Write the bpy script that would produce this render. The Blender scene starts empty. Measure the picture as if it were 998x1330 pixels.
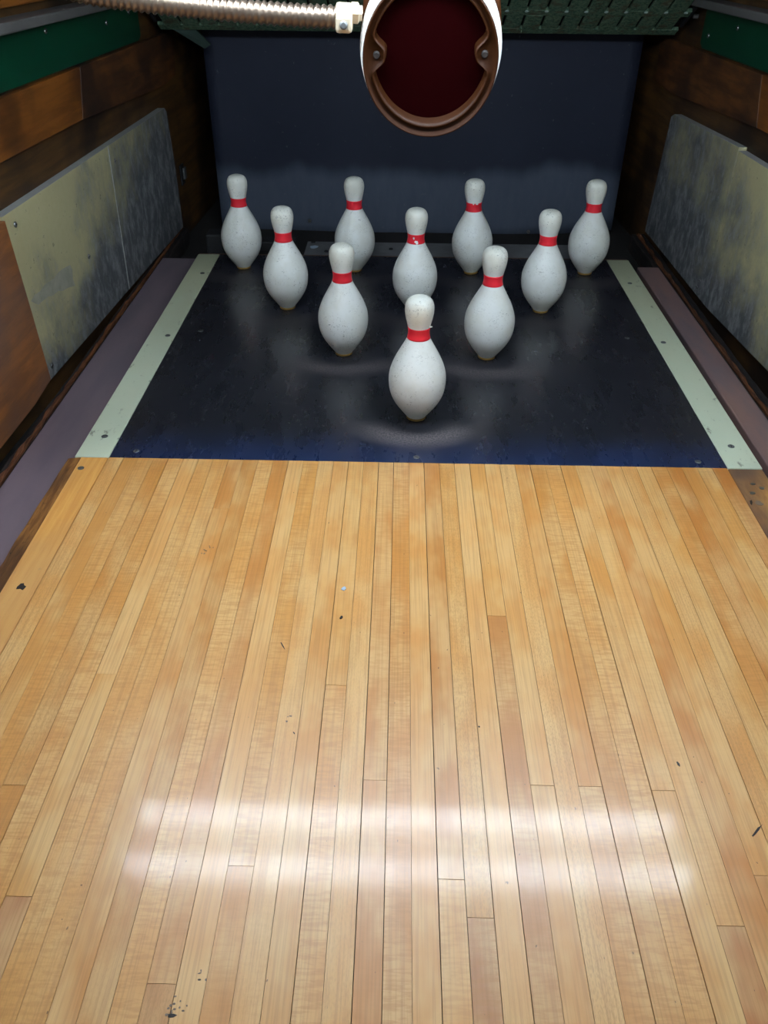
import bpy, bmesh, math, random
from mathutils import Vector, Matrix
random.seed(7)
PI = math.pi
S = bpy.context.scene
C = S.collection

# ------------------------------------------------------------------ camera
F_PX = 1072.4
cam_d = bpy.data.cameras.new('camera'); cam = bpy.data.objects.new('camera', cam_d); C.objects.link(cam)
rt = Vector((0.99974914, 0.0211596, 0.00734302)); up = Vector((-0.01835166, 0.58593241, 0.8101521))
fw = Vector((-0.01283998, 0.81008362, -0.58617374))
CAM = Vector((-0.03718, -1.38394, 0.77422))
m = Matrix((rt, up, -fw)).transposed().to_4x4(); m.translation = CAM
cam.matrix_world = m
cam_d.sensor_fit = 'VERTICAL'; cam_d.sensor_height = 24.0
cam_d.lens = F_PX / 1330 * 24.0; cam_d.clip_start = 0.02
S.camera = cam

# ------------------------------------------------------------------ world, exposure
W = bpy.data.worlds.new('world'); S.world = W; W.use_nodes = True
bg = W.node_tree.nodes['Background']; bg.inputs[0].default_value = (0.70, 0.86, 1.0, 1); bg.inputs[1].default_value = 0.34
TUBE_STRENGTH = 29.0
S.view_settings.view_transform = 'Standard'; S.view_settings.look = 'None'
S.view_settings.gamma = 1.0; S.view_settings.exposure = 0.0; S.view_settings.use_curve_mapping = False

# ------------------------------------------------------------------ node helper
class NT:
    def __init__(s, name):
        s.mat = bpy.data.materials.new(name); s.mat.use_nodes = True
        s.t = s.mat.node_tree; s.b = s.t.nodes['Principled BSDF']
    def n(s, typ, **kw):
        x = s.t.nodes.new(typ)
        for k, v in kw.items(): setattr(x, k, v)
        return x
    def put(s, sock, v):
        if isinstance(v, bpy.types.NodeSocket): s.t.links.new(v, sock)
        elif isinstance(v, (tuple, list)) and len(v) == 3 and sock.type == 'RGBA': sock.default_value = (*v, 1)
        else: sock.default_value = v
    def math(s, op, a, b=0.0, c=None, clamp=False):
        x = s.n('ShaderNodeMath', operation=op, use_clamp=clamp); s.put(x.inputs[0], a); s.put(x.inputs[1], b)
        if c is not None: s.put(x.inputs[2], c)
        return x.outputs[0]
    def vmath(s, op, a, b=(0, 0, 0)):
        x = s.n('ShaderNodeVectorMath', operation=op); s.put(x.inputs[0], a); s.put(x.inputs[1], b)
        return x.outputs['Value'] if op in ('LENGTH', 'DISTANCE', 'DOT_PRODUCT') else x.outputs[0]
    def coord(s, kind='Object'):
        return s.n('ShaderNodeTexCoord').outputs[kind]
    def pos(s): return s.n('ShaderNodeNewGeometry').outputs['Position']
    def rand(s): return s.n('ShaderNodeObjectInfo').outputs['Random']
    def objcol(s): return s.n('ShaderNodeObjectInfo').outputs['Color']
    def sep(s, v):
        x = s.n('ShaderNodeSeparateXYZ'); s.put(x.inputs[0], v); return x.outputs
    def comb(s, x, y, z):
        c = s.n('ShaderNodeCombineXYZ')
        for i, v in enumerate((x, y, z)): s.put(c.inputs[i], v)
        return c.outputs[0]
    def noise(s, v, scale, detail=4.0, rough=0.55, stretch=None, dist=0.0):
        if stretch: v = s.vmath('MULTIPLY', v, stretch)
        x = s.n('ShaderNodeTexNoise'); s.put(x.inputs['Vector'], v); s.put(x.inputs['Scale'], scale)
        s.put(x.inputs['Detail'], detail); s.put(x.inputs['Roughness'], rough); s.put(x.inputs['Distortion'], dist)
        return x.outputs[0]
    def ramp(s, v, a, b):            # smooth 0..1 between a and b
        x = s.n('ShaderNodeMapRange', interpolation_type='SMOOTHSTEP'); s.put(x.inputs[0], v)
        s.put(x.inputs[1], a); s.put(x.inputs[2], b); return x.outputs[0]
    def mix(s, f, a, b, mode='MIX'):
        x = s.n('ShaderNodeMix', data_type='RGBA', blend_type=mode)
        s.put(x.inputs[0], f); s.put(x.inputs[6], a); s.put(x.inputs[7], b); return x.outputs[2]
    def bump(s, h, strength=0.3, dist=0.001):
        x = s.n('ShaderNodeBump'); s.put(x.inputs['Height'], h); x.inputs['Strength'].default_value = strength
        x.inputs['Distance'].default_value = dist; s.put(s.b.inputs['Normal'], x.outputs[0])
    def out(s, col, rough=0.5, metal=0.0, spec=0.5):
        s.put(s.b.inputs['Base Color'], col); s.put(s.b.inputs['Roughness'], rough)
        s.put(s.b.inputs['Metallic'], metal); s.put(s.b.inputs['Specular IOR Level'], spec)
        return s.mat

def lin(r, g, b):
    f = lambda c: (c / 255 / 12.92) if c / 255 <= 0.04045 else ((c / 255 + 0.055) / 1.055) ** 2.4
    return (f(r), f(g), f(b))

# ------------------------------------------------------------------ materials
M = {}
def plain(name, col, rough=0.5, metal=0.0, spec=0.5, var=0.15, scale=40):
    t = NT(name); v = t.noise(t.pos(), scale, 3)
    dark = tuple(c * (1 - var) for c in col); light = tuple(min(1, c * (1 + var)) for c in col)
    M[name] = t.out(t.mix(v, dark, light), rough, metal, spec); return M[name]

def maple(name, tint=None):
    t = NT(name); p = t.pos(); r = t.rand()
    off = t.comb(t.math('MULTIPLY', r, 37.0), t.math('MULTIPLY', r, 91.0), t.math('MULTIPLY', r, 13.0))
    q = t.vmath('ADD', p, off)
    grain = t.noise(q, 1.0, 5, 0.6, (420, 7, 420))
    broad = t.noise(q, 1.0, 3, 0.55, (16, 8.0, 16))
    curly = t.noise(q, 1.0, 3, 0.6, (45, 260, 45), 0.4)
    fleck = t.noise(q, 1.0, 2, 0.5, (900, 240, 900))
    pore = t.noise(q, 1.0, 1, 0.5, (260, 120, 260))
    base = t.objcol() if tint is None else tint
    col = t.mix(t.math('MULTIPLY', t.ramp(broad, 0.36, 0.66), 0.58), base, lin(240, 200, 138))
    curlw = t.math('MULTIPLY', t.ramp(t.math('FRACT', t.math('MULTIPLY', r, 17.3)), 0.35, 0.85), 0.42)
    col = t.mix(t.math('MULTIPLY', curlw, t.ramp(curly, 0.42, 0.62)), col, lin(196, 132, 64))
    flw = t.math('MULTIPLY', t.ramp(t.math('FRACT', t.math('MULTIPLY', r, 53.7)), 0.6, 1.0), 0.30)
    col = t.mix(t.math('MULTIPLY', flw, t.ramp(fleck, 0.45, 0.65)), col, lin(170, 120, 62))
    col = t.mix(t.math('MULTIPLY', t.ramp(grain, 0.44, 0.64), 0.30), col, lin(168, 112, 56))
    col = t.mix(t.math('MULTIPLY', t.ramp(pore, 0.795, 0.82), 0.7), col, lin(72, 44, 24))
    scr = t.noise(p, 1.0, 3, 0.6, (70, 9, 30))
    rough = t.math('ADD', 0.29, t.math('MULTIPLY', scr, 0.18))
    t.b.inputs['Coat Weight'].default_value = 0.31; t.put(t.b.inputs['Coat Roughness'], t.math('ADD', 0.045, t.math('MULTIPLY', scr, 0.085)))
    t.bump(t.math('ADD', t.math('MULTIPLY', grain, 0.4), t.noise(p, 1.0, 2, 0.5, (60, 18, 1))), 0.10, 0.001)
    col = t.mix(1.0, col, (0.86, 0.85, 0.84), 'MULTIPLY')
    M[name] = t.out(col, rough, 0, 0.6); return M[name]
maple('maple')

def oldwood(name, a, b, dark, rough=0.6, stretch=(60, 5, 60), amount=0.6, lift=0.0):
    t = NT(name); p = t.pos()
    g = t.noise(p, 1.0, 6, 0.65, stretch, 0.3)
    big = t.noise(p, 5.0, 3, 0.5)
    sp = t.noise(p, 90.0, 3, 0.7)
    col = t.mix(t.ramp(g, 0.35, 0.65), a, b)
    col = t.mix(t.math('MULTIPLY', t.ramp(big, 0.40 - lift, 0.66), amount), col, dark)
    col = t.mix(t.math('MULTIPLY', t.ramp(sp, 0.62, 0.74), 0.45), col, dark)
    t.bump(g, 0.35, 0.002)
    M[name] = t.out(col, rough, 0, 0.4); return M[name]
oldwood('wall_wood', lin(104, 72, 36), lin(72, 50, 28), lin(34, 26, 20), 0.5, (6, 3, 40), 0.9)
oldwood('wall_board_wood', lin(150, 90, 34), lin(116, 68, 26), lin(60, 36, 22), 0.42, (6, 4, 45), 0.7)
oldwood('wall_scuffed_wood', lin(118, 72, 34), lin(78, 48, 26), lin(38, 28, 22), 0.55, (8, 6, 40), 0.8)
oldwood('orange_board_wood', lin(176, 110, 56), lin(140, 88, 52), lin(112, 88, 78), 0.45, (10, 6, 40), 0.7)
oldwood('rail_wood', lin(46, 34, 28), lin(28, 24, 24), lin(12, 12, 14), 0.8, (120, 6, 90), 0.7)
oldwood('splinter_wood', lin(132, 78, 42), lin(84, 46, 24), lin(30, 20, 16), 0.8, (240, 10, 160), 0.5)
oldwood('edge_dark_wood', lin(156, 106, 54), lin(112, 70, 34), lin(48, 34, 28), 0.55, (160, 20, 160), 0.7)
oldwood('edge_board_wood', lin(222, 164, 90), lin(208, 144, 72), lin(176, 138, 100), 0.3, (90, 5, 90), 0.35)
oldwood('edge_worn_wood', lin(196, 142, 78), lin(166, 112, 58), lin(86, 66, 60), 0.4, (70, 14, 60), 0.9, 0.02)

def wear_plate_mat():
    t = NT('wear_plate'); p = t.pos(); s = t.sep(p)
    n1 = t.noise(p, 6.0, 5, 0.6); n2 = t.noise(p, 60.0, 4, 0.7); n3 = t.noise(p, 1.0, 4, 0.7, (40, 40, 22))
    # scuffs from flying pins: heavier low down and towards the pit
    k = t.math('ADD', t.math('MULTIPLY', s[1], 0.55), t.math('MULTIPLY', s[2], -1.35))
    k = t.math('ADD', k, t.math('MULTIPLY', t.math('SUBTRACT', n1, 0.5), 1.1))
    k = t.math('ADD', k, t.math('MULTIPLY', t.math('SUBTRACT', n3, 0.5), 0.45))
    w = t.ramp(k, -0.12, 0.34)
    clean = t.mix(n2, lin(186, 178, 132), lin(202, 194, 154))
    dirty = t.mix(t.ramp(n3, 0.4, 0.7), lin(92, 94, 98), lin(150, 152, 152))
    col = t.mix(w, clean, dirty)
    col = t.mix(t.math('MULTIPLY', t.ramp(n2, 0.62, 0.70), 0.5), col, lin(48, 44, 36))
    t.bump(n2, 0.2, 0.001)
    M['wear_plate'] = t.out(col, 0.5, 0, 0.4)
wear_plate_mat()
plain('plate_edge', lin(160, 160, 156), 0.6)
plain('scrape_grey', lin(168, 166, 150), 0.5, var=0.35, scale=45)

def deck_mat(pins):
    t = NT('deck_rubber'); p = t.pos(); s = t.sep(p)
    fine = t.noise(p, 260.0, 4, 0.7); mid = t.noise(p, 9.0, 2, 0.45); dust = t.noise(p, 420.0, 2, 0.6)
    scratch = t.noise(p, 1.0, 4, 0.7, (30, 8, 1))
    sheen_blue = lin(34, 46, 78); worn = lin(36, 37, 44)
    edge = t.ramp(t.math('ADD', s[1], t.math('MULTIPLY', mid, 0.02)), -0.165, -0.03)  # bluish front sheen painted into the rubber colour, fading towards the pins
    col = t.mix(edge, sheen_blue, worn)
    col = t.mix(t.math('MULTIPLY', t.ramp(mid, 0.35, 0.7), 0.35), col, lin(27, 28, 34))
    sc = None
    for i, (x, y) in enumerate(pins):
        amt, rx, ry, dy = ((1.0, 1.20, 0.95, -0.018), (0.55, 1.30, 0.95, -0.012), (0.55, 1.30, 0.95, -0.012))[i] if i < 3 else (0.2, 1.25, 1.0, -0.012)
        d = t.vmath('LENGTH', t.vmath('MULTIPLY', t.vmath('SUBTRACT', p, (x, y + dy, 0)), (1 / rx, 1 / ry, 0)))
        d = t.math('ADD', d, t.math('MULTIPLY', t.math('SUBTRACT', fine, 0.5), 0.05))
        ring = t.math('MULTIPLY', t.ramp(d, 0.030, 0.068), t.math('SUBTRACT', 1.0, t.ramp(d, 0.066, 0.120)))
        front = t.math('SUBTRACT', 1.0, t.ramp(s[1], y - 0.075, y - 0.005))
        v = t.math('MULTIPLY', t.math('MULTIPLY', ring, front), amt)
        sc = v if sc is None else t.math('MAXIMUM', sc, v)
    scf = t.math('MULTIPLY', sc, t.math('ADD', 0.25, t.math('MULTIPLY', t.ramp(fine, 0.4, 0.6), 0.6)))
    col = t.mix(scf, col, lin(122, 112, 112))
    col = t.mix(t.math('MULTIPLY', t.ramp(dust, 0.68, 0.76), 0.30), col, lin(140, 140, 145))
    col = t.mix(t.math('MULTIPLY', t.ramp(t.noise(p, 38.0, 5, 0.75), 0.64, 0.80), 0.12), col, lin(110, 100, 100))
    rough = t.math('ADD', 0.20, t.math('ADD', t.math('MULTIPLY', scratch, 0.16), t.math('MULTIPLY', sc, 0.4)))
    t.bump(t.math('ADD', t.math('MULTIPLY', fine, t.math('ADD', 0.1, sc)), t.math('MULTIPLY', t.noise(p, 7.0, 2, 0.4), 0.2)), 0.15, 0.001)
    M['deck_rubber'] = t.out(col, rough, 0, 0.5)

def pin_mat():
    t = NT('pin_plastic'); r = t.rand()
    o = t.vmath('ADD', t.coord('Object'), t.comb(t.math('MULTIPLY', r, 9.0), t.math('MULTIPLY', r, 5.0), 0.0))
    loc = t.sep(t.coord('Object'))
    big = t.noise(o, 22.0, 3, 0.6); spk = t.noise(o, 260.0, 3, 0.75); scr = t.noise(o, 1.0, 3, 0.6, (120, 120, 420), 1.5)
    msk = t.noise(o, 30.0, 2, 0.5)
    col = t.mix(t.ramp(big, 0.35, 0.7), lin(243, 245, 240), lin(234, 235, 226))
    # yellower tint on the head and the lower belly
    low = t.math('SUBTRACT', 1.0, t.ramp(loc[2], 0.020, 0.062))
    col = t.mix(t.math('MULTIPLY', low, 0.35), col, lin(206, 200, 172))
    head = t.ramp(loc[2], 0.175, 0.225)
    col = t.mix(t.math('MULTIPLY', head, 0.25), col, lin(222, 216, 186))
    lowm = t.math('ADD', 0.25, t.math('MULTIPLY', t.math('SUBTRACT', 1.0, t.ramp(loc[2], 0.07, 0.13)), 0.55))
    dm = t.math('MAXIMUM', lowm, head)
    s1 = t.math('MULTIPLY', t.math('MULTIPLY', t.ramp(spk, 0.592, 0.65), t.ramp(msk, 0.36, 0.62)), dm)
    col = t.mix(t.math('MULTIPLY', s1, 0.75), col, lin(92, 88, 74))
    s2 = t.math('MULTIPLY', t.ramp(scr, 0.63, 0.68), t.ramp(msk, 0.48, 0.6))
    col = t.mix(t.math('MULTIPLY', s2, 0.7), col, lin(70, 68, 64))
    t.bump(spk, 0.12, 0.0006)
    M['pin_plastic'] = t.out(col, t.math('ADD', 0.33, t.math('MULTIPLY', big, 0.15)), 0, 0.4)
pin_mat()
plain('band_red', lin(240, 42, 58), 0.4, var=0.08)
plain('pin_base', lin(150, 118, 58), 0.5)

def strip_mat():
    t = NT('side_strip'); p = t.pos(); s = t.sep(p)
    n = t.noise(p, 9.0, 4, 0.6); st = t.noise(p, 1.0, 4, 0.7, (40, 18, 1)); fine = t.noise(p, 160.0, 3, 0.6)
    col = t.mix(n, lin(196, 208, 184), lin(210, 214, 186))
    yel = t.ramp(t.math('ADD', s[1], t.math('MULTIPLY', n, 0.5)), 0.35, 1.1)
    col = t.mix(t.math('MULTIPLY', yel, 0.6), col, lin(172, 172, 136))
    col = t.mix(t.math('MULTIPLY', t.ramp(st, 0.60, 0.72), 0.75), col, lin(86, 82, 62))
    col = t.mix(t.math('MULTIPLY', t.ramp(fine, 0.66, 0.72), 0.3), col, lin(90, 84, 64))
    M['side_strip'] = t.out(col, 0.35, 0, 0.5)
strip_mat()

def curtain_mat():
    t = NT('curtain_rubber'); p = t.pos(); s = t.sep(p)
    n = t.noise(p, 5.0, 4, 0.6); e = t.noise(p, 1.0, 3, 0.5, (3.2, 0, 0)); f = t.noise(p, 1.0, 4, 0.7, (50, 50, 14))
    h = t.math('ADD', 0.085, t.math('MULTIPLY', t.math('SUBTRACT', e, 0.45), 0.20))
    low = t.math('SUBTRACT', 1.0, t.ramp(t.math('SUBTRACT', s[2], h), -0.03, 0.03))
    up_ = t.mix(n, lin(34, 39, 54), lin(44, 49, 66))
    dn = t.mix(f, lin(72, 81, 98), lin(90, 98, 112))
    col = t.mix(low, up_, dn)
    col = t.mix(t.math('MULTIPLY', t.ramp(t.noise(p, 60.0, 3, 0.7), 0.66, 0.74), 0.25), col, lin(130, 134, 140))
    M['curtain_rubber'] = t.out(col, 0.65, 0, 0.3)
curtain_mat()
plain('black_rubber', lin(24, 24, 27), 0.7)
plain('floor_dark', lin(30, 27, 25), 0.8)
plain('bed_dark', lin(40, 22, 11), 0.9)
plain('back_dark', lin(24, 22, 22), 0.9)
plain('ceiling_dark', lin(60, 56, 52), 0.8)
def gutter_mat(name, a, b):
    t = NT(name); p = t.pos(); g = t.noise(p, 1.0, 4, 0.6, (14, 3, 14)); f = t.noise(p, 200.0, 2, 0.5)
    col = t.mix(t.ramp(g, 0.3, 0.7), a, b)
    M[name] = t.out(t.mix(t.math('MULTIPLY', f, 0.12), col, lin(60, 55, 58)), 0.55, 0, 0.4)
gutter_mat('gutter_mauve', lin(118, 102, 108), lin(104, 92, 100))
gutter_mat('gutter_rose', lin(138, 106, 98), lin(112, 96, 100))
plain('green_paint', lin(8, 66, 42), 0.35, var=0.2, scale=12)
plain('ledge_grey', lin(98, 96, 94), 0.5, var=0.25, scale=18)
def slat_mat():
    t = NT('slat_green'); p = t.pos(); n = t.noise(p, 110.0, 5, 0.8); k = t.noise(p, 30.0, 3, 0.6)
    col = t.mix(t.ramp(n, 0.35, 0.65), lin(54, 88, 70), lin(118, 144, 116))
    col = t.mix(t.math('MULTIPLY', t.ramp(k, 0.5, 0.68), 0.6), col, lin(96, 78, 56))
    M['slat_green'] = t.out(col, 0.7, 0, 0.3)
slat_mat()
plain('flap_green', lin(34, 54, 46), 0.8)
plain('steel', lin(150, 150, 150), 0.35, 0.9)
plain('dull_steel', lin(110, 112, 112), 0.5, 0.6)
plain('rivet', lin(176, 196, 186), 0.4, 0.2)
plain('white_paint', lin(232, 232, 228), 0.4, var=0.03)
plain('bakelite', lin(50, 24, 6), 0.45, 0.0, 0.15, var=0.2, scale=30)
plain('dark_red', lin(27, 3, 4), 0.8, 0.0, 0.0, var=0.15)
plain('conduit_metal', lin(128, 112, 98), 0.33, 0.85, var=0.1)
plain('connector_metal', lin(206, 190, 164), 0.4, 0.5, var=0.1)
plain('mark_black', lin(34, 26, 22), 0.6)
plain('mark_grey', lin(118, 100, 84), 0.6)
plain('chip_blue', lin(178, 196, 214), 0.5)
plain('tail_metal', lin(132, 134, 136), 0.5, 0.4, var=0.3, scale=30)
plain('tail_wood', lin(104, 80, 64), 0.6, var=0.3)
t = NT('tube_glow'); t.out((1, 1, 1), 0.5)
t.b.inputs['Emission Color'].default_value = (0.78, 0.92, 1.06, 1); t.b.inputs['Emission Strength'].default_value = TUBE_STRENGTH
M['tube_glow'] = t.mat

# ------------------------------------------------------------------ mesh helpers
def link(name, me, mat, parent=None, smooth=False):
    if isinstance(me, bmesh.types.BMesh):
        bm = me; bmesh.ops.recalc_face_normals(bm, faces=bm.faces); me = bpy.data.meshes.new(name); bm.to_mesh(me); bm.free()
    if mat is not None and not me.materials: me.materials.append(M[mat])
    if smooth:
        for f in me.polygons: f.use_smooth = True
    o = bpy.data.objects.new(name, me); C.objects.link(o)
    if parent: o.parent = parent
    return o
def thing(name, label, cat, loc=(0, 0, 0), group=None):
    o = bpy.data.objects.new(name, None); C.objects.link(o); o.location = loc; o.empty_display_size = 0.03
    return tag(o, label, cat, group)
def tag(o, label=None, cat=None, group=None, kind=None):
    if label: o['label'] = label
    if cat: o['category'] = cat
    if group: o['group'] = group
    if kind: o['kind'] = kind
    return o
def box(lo, hi, bevel=0.0, bm=None):
    bm = bm or bmesh.new()
    vs = [bm.verts.new((x, y, z)) for x in (lo[0], hi[0]) for y in (lo[1], hi[1]) for z in (lo[2], hi[2])]
    es = []
    for f in ((0, 1, 3, 2), (4, 6, 7, 5), (0, 4, 5, 1), (2, 3, 7, 6), (0, 2, 6, 4), (1, 5, 7, 3)):
        bm.faces.new([vs[i] for i in f])
    if bevel:
        es = list({e for v in vs for e in v.link_edges})
        bmesh.ops.bevel(bm, geom=es, offset=bevel, segments=2, profile=0.5, affect='EDGES')
    return bm
def prism(front, back, bm=None, bevel=0.0):
    """closed solid between two equal-length 3-D outlines"""
    bm = bm or bmesh.new()
    a = [bm.verts.new(p) for p in front]; b = [bm.verts.new(p) for p in back]; n = len(a)
    fa = bm.faces.new(a); bm.faces.new(b[::-1])
    for i in range(n): bm.faces.new((a[i], b[i], b[(i + 1) % n], a[(i + 1) % n]))
    if bevel: bmesh.ops.bevel(bm, geom=list(fa.edges), offset=bevel, segments=2, profile=0.5, affect='EDGES')
    return bm
def lathe(profile, seg=48, bm=None, cap=True):
    bm = bm or bmesh.new(); rings = []
    for r, z in profile:
        if r < 1e-6: rings.append([bm.verts.new((0, 0, z))])
        else: rings.append([bm.verts.new((r * math.cos(2 * PI * i / seg), r * math.sin(2 * PI * i / seg), z)) for i in range(seg)])
    for a, b in zip(rings, rings[1:]):
        for i in range(seg):
            j = (i + 1) % seg
            if len(a) == 1 and len(b) == 1: continue
            if len(a) == 1: bm.faces.new((a[0], b[j], b[i]))
            elif len(b) == 1: bm.faces.new((a[i], a[j], b[0]))
            else: bm.faces.new((a[i], a[j], b[j], b[i]))
    if cap:
        for rg in (rings[0], rings[-1]):
            if len(rg) > 2: bm.faces.new(rg)
    return bm
def xf(bm, mat): bmesh.ops.transform(bm, matrix=mat, verts=bm.verts); return bm
def axis_mat(loc, z, xhint=(1, 0, 0)):
    z = Vector(z).normalized(); x = Vector(xhint); x = (x - z * x.dot(z)).normalized(); y = z.cross(x)
    mm = Matrix((x, y, z)).transposed().to_4x4(); mm.translation = Vector(loc); return mm
def rod(a, b, r, seg=12, bm=None):
    a = Vector(a); b = Vector(b); d = b - a
    bm2 = xf(lathe([(r, 0), (r, d.length)], seg), axis_mat(a, d, (0, 0, 1) if abs(d.normalized().x) > 0.9 else (1, 0, 0)))
    return bm2
def screw(r=0.007, h=0.0012, slot=True):
    """flat screw head with a slot, sits at z 0..h"""
    bm = lathe([(r, -0.001), (r, h * 0.5), (r * 0.85, h), (0, h)], 16)
    return bm
screw_cache = {}
def add_screw(parent, loc, normal=(0, 0, 1), r=0.007, mat='steel', name='screw', ang=0.3, h=0.0012):
    key = (round(r, 4), mat, h)
    if key not in screw_cache:
        bm = screw(r, h); bmesh.ops.recalc_face_normals(bm, faces=bm.faces)
        # recessed slot as a dark raised-edge notch: cut two half heads
        me = bpy.data.meshes.new('screw'); bm.to_mesh(me); bm.free(); me.materials.append(M[mat]); screw_cache[key] = me
        s = box((-r * 0.8, -r * 0.12, h - 0.0001), (r * 0.8, r * 0.12, h + 0.00015))
        me2 = bpy.data.meshes.new('slot'); s.to_mesh(me2); s.free(); me2.materials.append(M['mark_black']); screw_cache[key + ('s',)] = me2
    o = bpy.data.objects.new(name, screw_cache[key]); C.objects.link(o)
    mm = axis_mat(loc, normal, (math.cos(ang), math.sin(ang), 0.01)); 
    o.parent = parent
    o.matrix_local = (parent.matrix_basis.inverted() @ mm) if parent else mm
    if parent is None or parent.parent is None:
        q = bpy.data.objects.new('slot', screw_cache[key + ('s',)]); C.objects.link(q); q.parent = o
    return o

# ------------------------------------------------------------------ the setting
LANE_Y1, LANE_Y0 = -0.166, -3.0
BACK_Y, FRONT_Y, CEIL_Z, CEIL_Y = 1.95, -0.75, 1.25, -0.45
def WX(side, y, off=0.0): return side * (0.809 - 0.045 * y - off)
def WP(side, y, z, off=0.0): return (WX(side, y, off), y, z)
def on_wall(name, side, outline, o0, o1, mat, parent=None, bevel=0.0):
    return link(name, prism([WP(side, y, z, o1) for y, z in outline], [WP(side, y, z, o0) for y, z in outline], None, bevel), mat, parent)

floor = tag(link('floor', box((-1.3, LANE_Y0, -0.14), (1.3, BACK_Y + 0.05, -0.10)), 'floor_dark'), kind='structure')
bed = link('lane_bed', box((-0.588, LANE_Y0, -0.1), (0.60, LANE_Y1 - 0.001, -0.0235)), 'bed_dark', floor)
link('deck_bed', box((-0.60, LANE_Y1, -0.1), (0.60, 0.905, -0.0235)), 'black_rubber', floor)

walls = {}
for side, nm in ((-1, 'wall_left'), (1, 'wall_right')):
    w = on_wall(nm, side, [(FRONT_Y, -0.1), (BACK_Y, -0.1), (BACK_Y, CEIL_Z), (FRONT_Y, CEIL_Z)], -0.06, 0.0, 'wall_wood')
    walls[side] = tag(w, kind='structure')
    zl = 0.392
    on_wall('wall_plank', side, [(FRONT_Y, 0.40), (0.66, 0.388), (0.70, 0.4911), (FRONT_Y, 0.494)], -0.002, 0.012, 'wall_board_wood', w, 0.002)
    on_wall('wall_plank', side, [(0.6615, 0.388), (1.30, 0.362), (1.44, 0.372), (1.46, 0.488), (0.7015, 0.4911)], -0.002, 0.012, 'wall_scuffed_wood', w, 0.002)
    on_wall('wall_plank', side, [(FRONT_Y, 0.635), (1.60, 0.62), (1.60, 0.80), (FRONT_Y, 0.80)], -0.002, 0.012, 'wall_board_wood', w, 0.003)
    on_wall('ledge_rail', side, [(FRONT_Y, 0.603), (1.22, 0.588), (1.22, 0.606), (FRONT_Y, 0.622)], -0.002, 0.05, 'ledge_grey', w, 0.003)
back = tag(link('unseen_wall_back', box((-0.78, BACK_Y - 0.06, -0.1), (0.78, BACK_Y, CEIL_Z)), 'back_dark'), kind='structure')  # unseen, added to close the pit and keep the rear dark
ceil = tag(link('unseen_ceiling', box((-0.92, CEIL_Y, CEIL_Z), (0.92, BACK_Y, CEIL_Z + 0.04)), 'ceiling_dark'), kind='structure')  # unseen, added to darken the pit; front cut short for the lane sheen

# lane boards -------------------------------------------------------
X0, PITCH, NB = -0.5398, 0.0263, 41
TONES = [lin(*c) for c in ((222, 156, 82), (226, 164, 92), (216, 148, 74), (222, 160, 86), (214, 146, 74), (228, 168, 98), (218, 154, 82), (210, 142, 74))]
JOINTS = {}
def joint(x, y): JOINTS.setdefault(int((x - X0) / PITCH), []).append(y)
for x, y in ((-0.315, -0.312), (-0.404, -0.671), (-0.109, -0.682), (0.105, -0.551), (-0.056, -0.819), (0.133, -0.821),
             (0.187, -0.821), (0.268, -0.824), (0.025, -0.933), (-0.191, -0.924), (-0.385, -0.961), (-0.249, -1.038),
             (0.297, -0.973), (-0.437, -0.836), (0.052, -0.971), (0.347, -0.921)): joint(x, y)
DARK = {(0.297, -1.2): lin(192, 118, 60), (0.052, -1.2): lin(190, 120, 66), (0.105, -0.8): lin(202, 136, 72), (-0.385, -1.2): lin(196, 132, 84),
        (0.025, -0.6): lin(204, 136, 66), (-0.249, -1.3): lin(204, 140, 78), (0.21, -0.5): lin(212, 144, 68), (0.32, -0.5): lin(208, 136, 66), (0.45, -0.3): lin(206, 132, 62), (0.53, -0.3): lin(200, 124, 56), (-0.30, -0.5): lin(204, 136, 64)}
boards = []
for i in range(NB):
    xa, xb = X0 + i * PITCH, X0 + (i + 1) * PITCH
    ga, gb = (0.00018 + 0.0005 * random.random() ** 3), (0.00018 + 0.0005 * random.random() ** 3)
    cuts = [LANE_Y1] + sorted(JOINTS.get(i, []), reverse=True) + [-1.25 - 0.5 * random.random(), LANE_Y0]
    base = random.choice(TONES)
    for k, (y1, y0) in enumerate(zip(cuts, cuts[1:])):
        dz = random.uniform(-0.00015, 0.00015)
        bm = box((xa + ga, y0 + 0.0003, -0.0235), (xb - gb, y1 - 0.0003 if k else y1, dz), 0.0)
        o = link('lane_board', bm, 'maple', floor)
        col = base if k == 0 else random.choice(TONES)
        for (dx, dy), c in DARK.items():
            if xa <= dx < xb and y0 <= dy < y1: col = c
        o.color = (*col, 1); boards.append(o)

# edge boards of the lane
def ywob(a, b, n): return [a + (b - a) * i / n for i in range(n + 1)]
eb = link('edge_board', box((-0.5885, LANE_Y0, -0.0235), (-0.5412, LANE_Y1, 0.0), 0.0012), 'edge_board_wood', floor)
ys = ywob(LANE_Y0, LANE_Y1, 60); bm = bmesh.new(); rows = []
for y in ys:
    j = random.uniform(-0.0022, 0.0022)
    taper = min(1.0, max(0.1, (LANE_Y1 - y) / 0.25))
    rows.append([bm.verts.new(q) for q in ((-0.589, y, -0.0008), (-0.610 - 0.006 * taper + j, y, -0.003 - 0.003 * taper), (-0.614 - 0.012 * taper + j, y, -0.0365), (-0.589, y, -0.0365))])
for a, b in zip(rows, rows[1:]):
    for i in range(4): bm.faces.new((a[i], a[(i + 1) % 4], b[(i + 1) % 4], b[i]))
bm.faces.new(rows[0]); bm.faces.new(rows[-1][::-1])
link('edge_moulding', bm, 'edge_dark_wood', floor)
er = link('edge_board', box((0.5400, LANE_Y0, -0.0235), (0.600, LANE_Y1, -0.0006), 0.0025), 'edge_worn_wood', floor)

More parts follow.
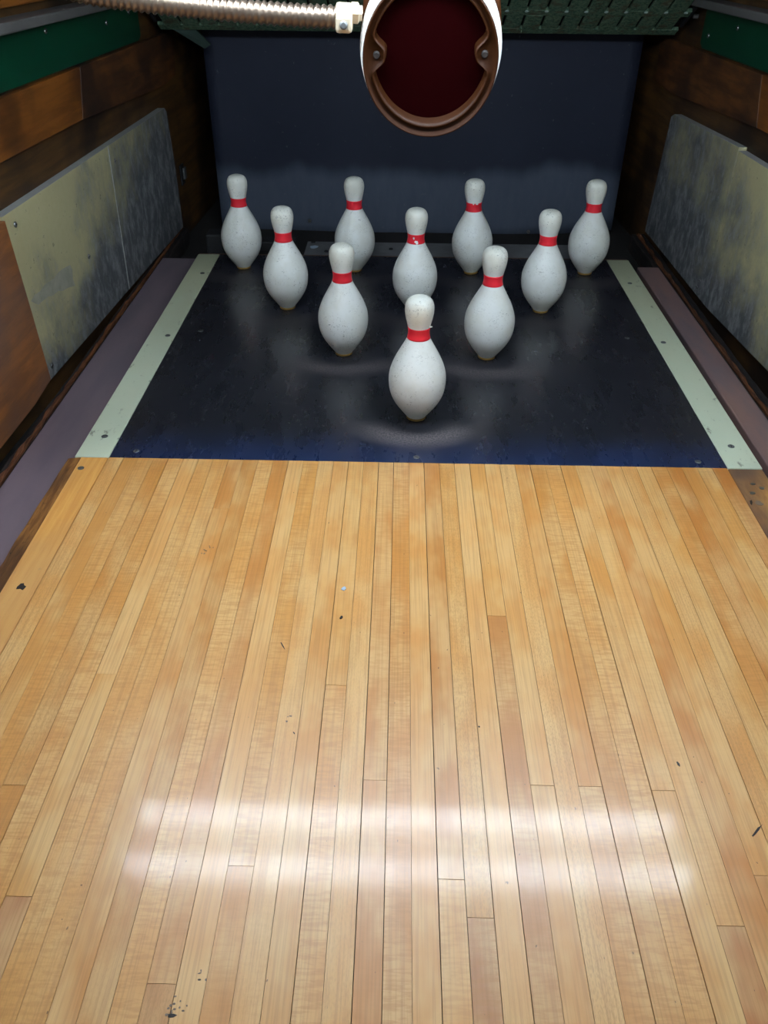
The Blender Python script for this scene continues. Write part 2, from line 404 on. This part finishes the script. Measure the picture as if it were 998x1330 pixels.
def blob(name, x, y, rx, ry, mat, ang=0.0, parent=floor, z=0.0002, n=10, h=0.0003, jag=0.35):
    f, b = [], []
    for i in range(n):
        a = 2 * PI * i / n; k = 1 + random.uniform(-jag, jag)
        px, py = rx * k * math.cos(a), ry * k * math.sin(a)
        qx, qy = px * math.cos(ang) - py * math.sin(ang), px * math.sin(ang) + py * math.cos(ang)
        f.append((x + qx, y + qy, z + h)); b.append((x + qx, y + qy, z - 0.0003))
    return link(name, prism(f, b), mat, parent)

# marks worn or dropped into the lane (flush spots)
for x, y, rx, ry, mt, a in ((-0.5632, -0.5103, .006, .007, 'mark_black', .8), (-0.222, -1.064, .0035, .0014, 'mark_black', .1),
                            (-0.1806, -0.6149, .0008, .008, 'mark_black', .45), (0.288, -0.7883, .0014, .0034, 'mark_black', .1),
                            (0.3476, -0.8718, .012, .0011, 'mark_black', .75), (-0.1500, -0.757, .0008, .0025, 'mark_black', .5), (0.067, -0.742, .0010, .0010, 'mark_black', 0)):
    blob('scuff_mark', x, y, rx, ry, mt, a)
for x, y, rx, ry, n in ((-0.3216, -0.4227, .005, .006, 7), (-0.313, -0.412, .004, .003, 4), (-0.2183, -1.0557, .009, .008, 12), (-0.203, -1.0308, .005, .005, 5), (-0.1576, -0.7366, .003, .005, 5)):
    for k in range(n):
        blob('scuff_mark', x + random.uniform(-rx, rx), y + random.uniform(-ry, ry), random.uniform(.0006, .0016), random.uniform(.0004, .0011), 'mark_grey', random.uniform(0, 1), floor, 0.0002, 7, 0.0002)
tag(blob('chip', -0.1069, -0.5017, .0035, .0032, 'chip_blue', 0, None, 0.0006, 9, 0.0008), 'tiny pale blue flake lying on the wooden lane', 'flake')
tag(blob('chip', -0.1074, -0.5618, .0018, .0030, 'mark_black', -.5, None, 0.0006, 8, 0.0012), 'tiny black crumb lying on the wooden lane', 'crumb')
for x, y, rx, ry in ((-0.6060, -0.4313, .005, .007),): blob('nail_hole', x, y, rx, ry, 'mark_black', .5, floor, -0.0062, 10, .0012)
add_screw(floor, (-0.5778, -0.2017, 0.0), r=0.0055, mat='dull_steel')
for x, y, r in ((0.557, -0.2412, .005), (0.5778, -0.2259, .0045), (0.567, -0.214, .004)):
    blob('metal_plug', x, y, r, r * .8, 'steel', .2, floor, 0.0, 12, .0006, .12)
blob('split', 0.546, -0.268, .0020, .007, 'mark_black', -.25, floor, 0.0, 12, .0004, .3)
blob('filler_patch', 0.558, -0.270, .0060, .007, 'mark_grey', .3, floor, -0.0004, 12, .0004, .25)

# pin deck -----------------------------------------------------------
PINS = [(0.0001, -0.0049), (-0.1537, 0.2719), (0.1552, 0.264), (-0.3055, 0.5246), (0.0005, 0.5265), (0.3062, 0.527), (-0.4558, 0.799), (-0.1551, 0.7907), (0.1544, 0.7859), (0.4596, 0.7928)]
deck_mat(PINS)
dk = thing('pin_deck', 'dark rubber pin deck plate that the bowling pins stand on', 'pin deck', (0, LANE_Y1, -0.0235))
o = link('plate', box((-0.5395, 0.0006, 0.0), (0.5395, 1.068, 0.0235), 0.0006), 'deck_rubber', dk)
for x, y in ((-0.4877, 0.3782), (-0.4975, -0.1438), (-0.0007, -0.1479), (0.4938, -0.1469), (0.4834, 0.3766)):
    add_screw(dk, (x, y, 0.0001), r=0.0055, mat='dull_steel', ang=random.uniform(0, 3))
for side in (-1, 1):
    xa, xb = (-0.6005, -0.5402) if side < 0 else (0.5402, 0.6005)
    st = thing('deck_side_strip', ('pale greenish white plastic strip along the left edge of the pin deck' if side < 0 else
               'pale greenish white plastic strip along the right edge of the pin deck'), 'strip', ((xa + xb) / 2, LANE_Y1, -0.0235), 'strips beside the pin deck')
    w = (xb - xa) / 2
    link('strip', box((-w, 0.0006, 0), (w, 1.068, 0.0238), 0.0015), 'side_strip', st)
    link('strip_core', box((-w + 0.001, 0.001, -0.05), (w - 0.001, 1.067, -0.0004)), 'black_rubber', st)
    for x, y in (((-0.5681, -0.0954), (-0.557, 0.35), (-0.5585, 0.7508)) if side < 0 else ((0.5688, -0.0926), (0.5596, 0.3545), (0.565, 0.7219))):
        add_screw(st, (x, y, 0.0003), r=0.006, mat='dull_steel', ang=random.uniform(0, 3))
tl = thing('tail_plate', 'scuffed grey metal plate behind the pin deck under the curtain', 'metal plate', (0.065, 0.905, -0.02))
link('plate', box((-0.372, 0.012, -0.05), (0.40, 0.135, 0.016), 0.002), 'tail_metal', tl)
for x, y in ((-0.2896, 1.0302), (-0.2451, 0.9501), (-0.0616, 0.9782), (0.2, 0.975)):
    add_screw(tl, (x, y, -0.004), r=0.006, mat='black_rubber', name='bolt', h=0.003)
blob('grease_patch', -0.2837 - 0.065, 0.9889 - 0.905, .012, .012, 'chip_blue', 0, tl, 0.0162, 12, .0003, .2)
tw = tag(link('tail_plank', box((-0.60, 0.9035, -0.1), (0.60, 0.9155, -0.002), 0.001), 'tail_wood'), 'thin brown wooden edge at the rear of the pin deck', 'plank')
br_ = thing('guide_bracket', 'black metal guide bracket behind the pin deck on the left', 'bracket', (-0.42, 0.99, -0.1))
link('arm', box((-0.16, -0.02, 0.085), (0.085, 0.03, 0.115), 0.004), 'black_rubber', br_)
link('post', box((-0.17, -0.025, 0.0), (-0.12, 0.035, 0.135), 0.006), 'black_rubber', br_)
link('post', box((0.05, -0.02, 0.0), (0.085, 0.03, 0.1), 0.005), 'black_rubber', br_)

# gutters ------------------------------------------------------------
gl = tag(link('gutter_plank', box((-0.718, LANE_Y0, -0.1), (-0.618, 0.955, -0.030), 0.003), 'gutter_mauve'), 'mauve grey gutter board left of the pin deck', 'gutter board', 'gutter boards')
gr_ = tag(link('gutter_plank', box((0.638, LANE_Y0, -0.1), (0.699, 0.935, -0.030), 0.003), 'gutter_rose'), 'brownish rose gutter board right of the pin deck', 'gutter board', 'gutter boards')
def rail(side, xi, xo, z):
    r = thing('gutter_rail', 'dark splintered wooden rail between the %s gutter board and wall' % ('left' if side < 0 else 'right'), 'rail', (side * (xi + xo) / 2, -0.6, -0.1), 'splintered rails')
    cx, cy, cz = r.location
    ys = ywob(LANE_Y0 if False else -0.74, 1.30, 70)
    def strip(name, xa, xb, zt, jx, jz, mat):
        bm = bmesh.new(); rows = []
        for y in ys:
            a, b, d = random.uniform(-jx, jx), random.uniform(-jx, jx), random.uniform(-jz, jz)
            t0 = 0.02 * max(0, y) * 0
            rows.append([bm.verts.new((side * q - cx, y - cy, zz - cz)) for q, zz in ((xa + a, -0.1), (xa + a, zt - 0.003), (xa + a + 0.003, zt + d), (xb + b - 0.003, zt - d), (xb + b, zt - 0.004), (xb + b, -0.1))])
        for p_, q_ in zip(rows, rows[1:]):
            for i in range(6): bm.faces.new((p_[i], p_[(i + 1) % 6], q_[(i + 1) % 6], q_[i]))
        bm.faces.new(rows[0]); bm.faces.new(rows[-1][::-1])
        return link(name, bm, mat, r)
    strip('inner_rail', xi, xi + 0.018, z, 0.001, 0.0008, 'rail_wood')
    strip('splintered_edge', xi + 0.0185, xi + 0.029, z + 0.002, 0.0028, 0.003, 'splinter_wood')
    strip('outer_rail', xi + 0.0295, xo + 0.003, z + 0.001, 0.0008, 0.001, 'rail_wood')
rail(-1, 0.7205, 0.745, -0.050); rail(1, 0.704, 0.745, -0.050)

# wall fittings ------------------------------------------------------
def bolts(parent, side, pts, off, r=0.0055):
    for y, z in pts: add_screw(parent, WP(side, y, z, off), (-side, -0.045, 0), r, 'steel', 'bolt', 0.3, 0.0025)
def reframe(o, side, cy, zb):
    mm = Matrix.Translation(WP(side, cy, zb)) @ Matrix.Rotation(side * math.atan(0.045), 4, 'Z')
    o.data.transform(mm.inverted()); o.matrix_basis = mm
def fitted(name, label, cat, side, outline, th, mat, group=None, bevel=0.0015, pts=(), edge=None, off=0.0):
    cy = sum(p[0] for p in outline) / len(outline); zb = min(p[1] for p in outline)
    o = on_wall(name, side, outline, off + 0.0003, off + th, mat, None, bevel)
    if mat == 'wear_plate':
        o.data.materials.append(M['plate_edge'])
        for f in o.data.polygons:
            if f.normal.z > 0.6: f.material_index = 1
    reframe(o, side, cy, zb); tag(o, label, cat, group)
    bolts(o, side, pts, off + th)
    return o
for side, nm in ((-1, 'left'), (1, 'right')):
    yb = 1.165 if side < 0 else 1.13
    g_ = fitted('green_bumper', 'dark green painted board bolted high on the %s wall' % nm, 'board', side,
           [(FRONT_Y, 0.503), (yb - 0.02, 0.495), (yb, 0.505), (yb, 0.588 - 0.002), (FRONT_Y, 0.601)], 0.01, 'green_paint', 'green wall boards', 0.0015,
           ((0.586 - 0.03, 0.575), (0.946 - 0.03, 0.557), (1.09, 0.565)) if side < 0 else ((1.08, 0.527), (0.90, 0.562)))
# left wear plates (two), then the bare board in front of them
TH = 0.02
PLATE = fitted('wear_plate', 'olive yellow scuffed wear plate on the left wall, nearer piece', 'wear plate', -1, [(0.175, 0.311), (0.185, 0.130), (0.197, -0.040), (0.734, -0.041), (0.746, 0.13), (0.759, 0.311)], TH, 'wear_plate', 'wall wear plates', 0.001,
       ((0.215, 0.285), (0.22, -0.015), (0.52, 0.12)))
fitted('wear_plate', 'dark scuffed wear plate on the left wall, piece nearest the curtain', 'wear plate', -1, [(0.762, 0.311), (0.749, 0.13), (0.737, -0.041), (1.280, -0.042), (1.282, 0.13), (1.268, 0.30), (1.252, 0.311)], TH, 'wear_plate', 'wall wear plates', 0.001,
       ((0.79, 0.27),))
def on_plate(name, parent, side, outline, o0, o1, mat):
    o = on_wall(name, side, outline, o0, o1, mat); o.data.transform(parent.matrix_basis.inverted()); o.parent = parent; return o
on_plate('seam_bead', PLATE, -1, [(0.7592, 0.31), (0.7465, 0.13), (0.7345, -0.04), (0.7365, -0.04), (0.7485, 0.13), (0.7615, 0.31)], 0.001, TH + 0.0012, 'plate_edge')
SCRAPE = [(0.202, 0.136), (0.223, 0.141), (0.25, 0.139), (0.274, 0.143), (0.322, 0.139), (0.35, 0.143), (0.376, 0.142), (0.414, 0.137), (0.42, 0.124), (0.412, 0.105), (0.417, 0.088), (0.377, 0.098), (0.35, 0.101), (0.329, 0.109), (0.30, 0.110), (0.276, 0.117), (0.228, 0.118)]
on_plate('scrape', PLATE, -1, SCRAPE, TH - 0.0005, TH + 0.0002, 'scrape_grey')
fitted('wall_panel', 'orange brown bare wooden panel in front of left wear plates', 'panel', -1, [(FRONT_Y, 0.298), (0.171, 0.305), (0.182, 0.13), (0.193, -0.034), (0.10, -0.045), (-0.05, -0.05), (FRONT_Y, -0.06)], 0.026, 'orange_board_wood', None, 0.002)
fitted('wear_plate', 'grey scuffed wear plate on the right wall, piece nearest the curtain', 'wear plate', 1, [(0.71, 0.337), (1.19, 0.322), (1.213, 0.312), (1.251, -0.025), (0.672, -0.043), (0.703, 0.066)], TH, 'wear_plate', 'wall wear plates', 0.001,
       ((0.75, 0.0), (0.76, -0.02)))
fitted('wear_plate', 'olive grey scuffed wear plate on the right wall, nearer piece', 'wear plate', 1, [(0.06, 0.33), (0.707, 0.330), (0.700, 0.066), (0.669, -0.043), (0.284, -0.031), (0.06, -0.028)], TH, 'wear_plate', 'wall wear plates', 0.001,
       ((0.55, 0.02), (0.35, 0.25)))
pk = tag(link('plug', xf(lathe([(.006, -.002), (.006, .012), (.0045, .014), (0, .014)], 12), axis_mat(WP(1, 1.214, 0.559, 0.0), (-1, -.045, 0))), 'ledge_grey'), 'small pale plug on the right wall by the ledge end', 'plug')
hg = thing('latch', 'small black latch on the left wall beside the curtain', 'latch', WP(-1, 1.40, 0.06, 0.0))
link('plate', box((0.0005, -0.02, 0), (0.006, 0.02, 0.06), 0.001), 'black_rubber', hg)
link('tongue', box((0.006, -0.006, 0.015), (0.014, 0.02, 0.05), 0.002), 'dull_steel', hg)

# curtain ------------------------------------------------------------
ct = thing('pit_curtain', 'dark slate blue rubber curtain hanging behind the pins', 'curtain', (0.018, 1.45, -0.13))
bm = bmesh.new(); nx, nz, th = 40, 16, 0.012; grid = []
for k in range(2):
    g = []
    for i in range(nx + 1):
        u = i / nx; x = -0.660 + 1.322 * u
        zb = 0.036 - 0.030 * math.sin(PI * min(1, u * 1.05)) ** 0.7 + 0.006 * u
        row = []
        for j in range(nz + 1):
            v = j / nz; z = zb + (0.66 - zb) * v
            row.append(bm.verts.new((x, th * k + 0.008 * math.sin(u * 7 + 1) * (1 - v) + 0.004 * math.sin(u * 15), z)))
        g.append(row)
    grid.append(g)
for k in range(2):
    for i in range(nx):
        for j in range(nz):
            q = (grid[k][i][j], grid[k][i + 1][j], grid[k][i + 1][j + 1], grid[k][i][j + 1])
            bm.faces.new(q if k == 0 else q[::-1])
def rim(seq):
    for (a, b), (c, d) in zip(seq, seq[1:]):
        bm.faces.new((grid[0][a][b], grid[1][a][b], grid[1][c][d], grid[0][c][d]))
rim([(i, 0) for i in range(nx + 1)]); rim([(i, nz) for i in range(nx + 1)][::-1]); rim([(0, j) for j in range(nz + 1)][::-1]); rim([(nx, j) for j in range(nz + 1)])
link('sheet', bm, 'curtain_rubber', ct, True)
link('hanging_bar', box((-0.72, 0.02, 0.64), (0.69, 0.05, 0.67), 0.002), 'black_rubber', ct)
for x, z in ((-0.342, -0.077), (0.398, -0.103)): add_screw(ct, (x, 1.444, z + 0.012), (0, -1, 0), 0.006, 'steel', 'rivet', 0.3, 0.003)

# green slatted apron sloping down to the curtain ---------------------
A0 = Vector((0, 1.30, 0.509)); SL = math.radians(27); UPV = Vector((0, -math.cos(SL), math.sin(SL))); NRM = Vector((0, -math.sin(SL), -math.cos(SL)))
ap = thing('slatted_apron', 'green riveted slatted apron sloping above the dark curtain', 'slatted apron', A0)
am = Matrix((Vector((1, 0, 0)), UPV, NRM)).transposed().to_4x4()       # local x across, y up the slope, z towards the viewer below
def ap_part(name, bm, mat): return link(name, xf(bm, am), mat, ap)
ROWL, NROW, PX = 0.115, 4, 0.0525
ap_part('backing', box((-0.73, 0.0, -0.03), (0.73, ROWL * NROW, -0.014)), 'black_rubber')
slat_me = None; riv_me = None
NS = 27
for r in range(NROW + 1):
    y0 = r * ROWL
    ap_part('cross_strip', box((-0.725, y0 - (0.0 if r else 0.0), -0.006), (0.725, y0 + 0.032 if r < NROW else y0 + 0.02, 0.0036), 0.0008), 'slat_green')
    for i in range(NS):
        x = (i - NS / 2 + 0.5) * PX
        if r < NROW:
            if slat_me is None:
                o = link('slat', xf(box((-PX / 2 + 0.0036, 0.0, -0.0055), (PX / 2 - 0.0036, ROWL - 0.001, 0.0035), 0.0015), am), 'slat_green', ap); slat_me = o.data
            else:
                o = bpy.data.objects.new('slat', slat_me); C.objects.link(o); o.parent = ap
            o.location = am @ Vector((x, y0 + 0.001, random.uniform(-0.001, 0.001)))
        if r > 0 and r < 3:
            if riv_me is None:
                q = link('rivet', xf(lathe([(0.0055, -0.002), (0.0055, 0.001), (0.0035, 0.0024), (0, 0.0028)], 12), am), 'rivet', ap); riv_me = q.data
            else:
                q = bpy.data.objects.new('rivet', riv_me); C.objects.link(q); q.parent = ap
            q.location = am @ Vector((x + PX / 2, y0 + 0.026, 0.0036))
fl = prism([(-0.722, -0.01, 0.045), (-0.63, 0.0, 0.0), (-0.588, 0.0, -0.040), (-0.606, 0.0, -0.050), (-0.69, -0.005, -0.002)], [(-0.722, 0.01, 0.045), (-0.63, 0.014, 0.0), (-0.588, 0.014, -0.040), (-0.606, 0.014, -0.050), (-0.69, 0.012, -0.002)])
link('torn_flap', fl, 'flap_green', ap)
for s in (-1, 1): ap_part('side_bracket', box((s * 0.7265 - 0.004, 0.05, -0.03), (s * 0.7265 + 0.004, ROWL * NROW, 0.004), 0.001), 'black_rubber')
topz = (A0 + am @ Vector((0, ROWL * NROW, -0.02))).z
for s in (-1, 1):
    e = am @ Vector((s * 0.6, ROWL * NROW - 0.02, -0.024))
    link('hanger', rod(e, (e.x, e.y, CEIL_Z - A0.z), 0.008), 'black_rubber', ap)

# pins ---------------------------------------------------------------
PROF = [(.0185,.0055),(.0225,.011),(.0295,.020),(.0385,.0325),(.0455,.0450),(.0502,.0580),(.0524,.0715),(.0528,.0835),(.0515,.0960),(.0475,.1095),(.0420,.1225),(.0355,.1350),(.0290,.1465),(.0235,.1565),(.0204,.1640),
        (.0192,.1705),(.0190,.1765),(.0200,.1840),(.0220,.1925),(.0241,.2015),(.0255,.2105),(.0258,.2180),(.0248,.2255),(.0219,.2318),(.0175,.2358),(.0110,.2383),(.0045,.2390),(0,.2391)]
def catmull(pts, n=4):
    out = []
    for i in range(len(pts) - 1):
        p0, p1, p2, p3 = pts[max(i - 1, 0)], pts[i], pts[i + 1], pts[min(i + 2, len(pts) - 1)]
        for k in range(n):
            t_ = k / n
            out.append(tuple(max(0, 0.5 * (2 * p1[d] + (p2[d] - p0[d]) * t_ + (2 * p0[d] - 5 * p1[d] + 4 * p2[d] - p3[d]) * t_ ** 2 + (3 * p1[d] - p0[d] - 3 * p2[d] + p3[d]) * t_ ** 3)) for d in (0, 1)))
    out.append(pts[-1]); return out
FINE = catmull(PROF, 3)
def rad(z):
    for (r0, z0), (r1, z1) in zip(FINE, FINE[1:]):
        if z0 <= z <= z1: return r0 + (r1 - r0) * (z - z0) / max(1e-9, z1 - z0)
    return 0.02
PIN_LABELS = ['white bowling pin with red neck band standing foremost, nearest the wooden lane',
              'white bowling pin in the second row, left of the head pin',
              'white bowling pin in the second row, right of the head pin',
              'white bowling pin at the left end of the third row',
              'white bowling pin with chipped red band in the middle of the triangle',
              'white bowling pin at the right end of the third row',
              'white bowling pin at the far left corner of the back row',
              'white bowling pin in the back row, second from the left',
              'white bowling pin in the back row, second from the right',
              'white bowling pin at the far right corner of the back row']
TILT = [0, 0, 0, 0, 0, -0.7, 0.6, 0, -1.1, -0.6]
def make_pin():
    root = thing('bowling_pin', PIN_LABELS[0], 'bowling pin', group='bowling pins on the deck')
    link('body', lathe(FINE, 56), 'pin_plastic', root, True)
    zb0, zb1 = 0.1630, 0.1840
    prof = [(rad(zb0) - 0.0004, zb0 - 0.0002)] + [(rad(zb0 + (zb1 - zb0) * i / 8) + 0.0004, zb0 + (zb1 - zb0) * i / 8) for i in range(9)] + [(rad(zb1) - 0.0004, zb1 + 0.0002)]
    link('red_band', lathe(prof, 56, None, False), 'band_red', root, True)
    link('base_ring', lathe([(0.0170, 0.0), (0.0182, 0.001), (0.0190, 0.0052), (0.0180, 0.0064), (0.01, 0.0064)], 40), 'pin_base', root, True)
    return root
def copy_tree(o, parent=None):
    c = o.copy(); C.objects.link(c); c.parent = parent
    for ch in list(o.children): copy_tree(ch, c)
    return c
pin0 = make_pin(); pins = []
for i, (x, y) in enumerate(PINS):
    pn = pin0 if i == 0 else copy_tree(pin0)
    pn['label'] = PIN_LABELS[i]
    pn.location = (x, y, 0.0002); pn.rotation_euler = (0, math.radians(TILT[i]), 0.0)
    for ch in pn.children:
        ch.rotation_euler = (0, 0, 0 if i == 0 else random.uniform(0, 6.28))
    pins.append(pn)
def chip_patch(pn, a0, z0, da, dz):
    f, b = [], []
    for k in range(9):
        t_ = 2 * PI * k / 9; j = random.uniform(0.7, 1.2)
        a = a0 + da * j * math.cos(t_); z = z0 + dz * j * math.sin(t_); r = rad(z)
        f.append(((r + 0.0008) * math.cos(a), (r + 0.0008) * math.sin(a), z)); b.append(((r - 0.001) * math.cos(a), (r - 0.001) * math.sin(a), z))
    link('paint_chip', prism(f, b), 'pin_plastic', pn)
F = -PI / 2
for i, a, z, da, dz in ((4, -0.28, .1765, .13, .0030), (4, 0.0, .169, .20, .0026), (4, 0.12, .166, .14, .0028), (8, -0.15, .183, .10, .0022), (8, 0.3, .1825, .2, .0018)):
    chip_patch(pins[i], F + a, z, da, dz)
fk = prism([(0.0185, -0.008, 0.1842), (0.0235, -0.0075, 0.18530000000000002), (0.0235, -0.0075, 0.1865), (0.0185, -0.008, 0.1875)], [(0.0185, -0.005, 0.1842), (0.0235, -0.0055, 0.18530000000000002), (0.0235, -0.0055, 0.1865), (0.0185, -0.005, 0.1875)])
link('peeling_flake', fk, 'pin_plastic', pins[0])

# lamp over the lane --------------------------------------------------
fx = thing('fluorescent_fixture', 'twin tube fluorescent fixture hanging over the lane before the pin deck', 'light fixture', (0.0, -0.342, 0.835))
link('housing', box((-0.63, -0.10, 0.065), (0.63, 0.10, 0.11), 0.006), 'white_paint', fx)
for k in (-1, 1):
    tb = link('tube', xf(lathe([(0.0, -0.595), (0.017, -0.595), (0.019, -0.585), (0.019, 0.585), (0.017, 0.595), (0, 0.595)], 24), axis_mat((0, k * 0.063, 0.035), (1, 0, 0), (0, 1, 0))), 'tube_glow', fx, True)
    for e in (-1, 1):
        link('lamp_holder', box((e * 0.607 - 0.011, k * 0.063 - 0.02, 0.005), (e * 0.607 + 0.011, k * 0.063 + 0.02, 0.066), 0.003), 'white_paint', fx)
for k in (-1, 1): link('suspension_rod', rod((k * 0.5, 0, 0.11), (k * 0.5, 0, CEIL_Z - 0.835), 0.006), 'steel', fx)

# round housing with the conduit --------------------------------------
CD = Vector((-0.004, -0.255, 0.632)); TI = math.radians(3)
cn = thing('hanging_canister', 'round brown metal canister with dark red recessed face hanging above the pins', 'canister', CD)
AX = Vector((0.02, math.cos(TI), math.sin(TI)))
cm = axis_mat((0, 0, 0), AX, (1, 0, 0))                                   # local z goes back into the body, local -z faces the lane
R0 = 0.0845
cm = cm @ Matrix(((1, 0, 0, 0), (0, 1.07, -0.42, 0), (0, 0, 1, 0), (0, 0, 0, 1)))      # slightly oval, body rising behind the face
link('shell', xf(lathe([(R0 - .002, 0.024), (R0 + .0025, 0.027), (R0 + .0025, 0.15), (R0 - 0.01, 0.165), (0, 0.168)], 64, None, False), cm), 'bakelite', cn, True)
link('bezel', xf(lathe([(0.0815, 0.006), (0.0822, 0.0022), (0.0836, 0.006), (0.0866, 0.020), (0.0866, 0.027), (0.080, 0.027)], 64, None, False), cm), 'white_paint', cn, True)
KS = 1.08
def contour(r, n=144):
    out = []
    for i in range(n):
        a = 2 * PI * i / n; k = 0
        for c, w in ((PI + 0.02, 0.20), (-0.06, 0.20)):
            d = (a - c + PI) % (2 * PI) - PI
            k = max(k, math.exp(-(d / w) ** 4))
        rr = (r - 0.0155 * k) * KS
        out.append((rr * math.cos(a), rr * math.sin(a)))
    return out
def ring_mesh(specs):
    bm = bmesh.new(); prev = None; n = 144
    for pts, z in specs:
        cur = [bm.verts.new((x, y, z)) for x, y in pts]
        if prev:
            for i in range(n): bm.faces.new((prev[i], prev[(i + 1) % n], cur[(i + 1) % n], cur[i]))
        prev = cur
    return bm, prev
circ = lambda r: [(r * math.cos(2 * PI * i / 144), r * math.sin(2 * PI * i / 144)) for i in range(144)]
bm, _ = ring_mesh([(circ(0.0821), 0.004), (circ(0.0821), 0.001), (circ(0.0812), -0.0004), (circ(0.0800), 0.0), (circ(0.0778), 0.006), (contour(0.0688), 0.006), (contour(0.0682), 0.003), (contour(0.0662), 0.003), (contour(0.0655), 0.008), (contour(0.0645), 0.018)])
link('face_rim', xf(bm, cm), 'bakelite', cn, True)
bm, last = ring_mesh([(circ(0.0740), 0.016), (circ(0.058), 0.016), (circ(0.030), 0.0155)]); bm.faces.new(last)
link('face_plate', xf(bm, cm), 'dark_red', cn)
for a in (PI + 0.02, -0.06):
    q = Vector((0.0655 * math.cos(a), 0.0655 * math.sin(a), 0.0062))
    link('screw', xf(lathe([(0.0042, 0.002), (0.0042, -0.001), (0.003, -0.002), (0, -0.002)], 14), cm @ Matrix.Translation(q)), 'mark_black', cn)
# hanger strap up to the lamp housing/ceiling
b0 = cm @ Vector((0, -0.0, 0.10)); sy = 1 if (cm @ Vector((0, 1, 0))).z > 0 else -1
q = cm @ Vector((0, sy * (R0 + 0.001), 0.145))
link('hanger_strap', box((q.x - 0.012, q.y - 0.004, q.z - 0.004), (q.x + 0.012, q.y + 0.004, CEIL_Z - CD.z)), 'dull_steel', cn)
# conduit
def sweep_corrugated(path, r, pitch, amp, seg=20, per=7):
    pts = [Vector(p_) for p_ in path]; fine = []
    for i in range(len(pts) - 1):
        p0, p1, p2, p3 = pts[max(i - 1, 0)], pts[i], pts[i + 1], pts[min(i + 2, len(pts) - 1)]
        for k in range(40):
            t_ = k / 40
            fine.append(0.5 * (2 * p1 + (p2 - p0) * t_ + (2 * p0 - 5 * p1 + 4 * p2 - p3) * t_ ** 2 + (3 * p1 - p0 - 3 * p2 + p3) * t_ ** 3))
    fine.append(pts[-1]); L = [0]
    for a, b in zip(fine, fine[1:]): L.append(L[-1] + (b - a).length)
    n = int(L[-1] / pitch * per); bm = bmesh.new(); prev = None; j = 0; first = None
    for k in range(n + 1):
        s_ = L[-1] * k / n
        while j < len(L) - 2 and L[j + 1] < s_: j += 1
        f_ = (s_ - L[j]) / max(1e-9, L[j + 1] - L[j]); c = fine[j].lerp(fine[j + 1], f_); T = (fine[j + 1] - fine[j]).normalized()
        X = Vector((0, 1, 0)); X = (X - T * X.dot(T)).normalized(); Y = T.cross(X); cur = []
        for i in range(seg):
            a = 2 * PI * i / seg
            w = math.sin(2 * PI * s_ / pitch + a * 1.0); rr = r + amp * w
            cur.append(bm.verts.new(c + X * rr * math.cos(a) + Y * rr * math.sin(a)))
        if prev:
            for i in range(seg): bm.faces.new((prev[i], prev[(i + 1) % seg], cur[(i + 1) % seg], cur[i]))
        else: bm.faces.new(cur)
        prev = cur
    bm.faces.new(prev); return bm
cl = thing('conduit', 'shiny corrugated metal conduit running from the left into the round canister', 'conduit', (-0.109, -0.235, 0.676))
cv = Vector(cl.location)
path = [Vector(p_) - cv for p_ in ((-0.113, -0.235, 0.674), (-0.17, -0.233, 0.6755), (-0.26, -0.23, 0.681), (-0.345, -0.23, 0.688), (-0.43, -0.23, 0.699), (-0.53, -0.23, 0.73), (-0.63, -0.23, 0.79), (-0.70, -0.23, 0.90), (-0.72, -0.23, 1.05), (-0.72, -0.23, CEIL_Z - 0.002))]
link('flexible_tube', sweep_corrugated(path, 0.0122, 0.0080, 0.0012), 'conduit_metal', cl, True)
link('clamp_collar', xf(lathe([(0.008, -0.011), (0.0135, -0.011), (0.0145, -0.008), (0.0145, 0.006), (0.0125, 0.009), (0.008, 0.009)], 24), axis_mat((0.002, 0, -0.001), (1, 0, -0.05), (0, 1, 0))), 'connector_metal', cl, True)
link('clamp_screw_boss', box((-0.009, -0.022, -0.017), (0.011, -0.008, 0.002), 0.004), 'connector_metal', cl)
link('clamp_screw', xf(lathe([(0.0048, 0), (0.0048, 0.003), (0.003, 0.0042), (0, 0.0042)], 14), axis_mat((0.001, -0.0215, -0.008), (0, -1, 0))), 'dull_steel', cl)
link('lock_nut', xf(lathe([(0.009, 0), (0.0125, 0), (0.0125, 0.008), (0.009, 0.010), (0.009, 0.013)], 6), axis_mat((0.009, 0, 0.003), (1, 0.1, -0.05), (0, 1, 0))), 'connector_metal', cl)
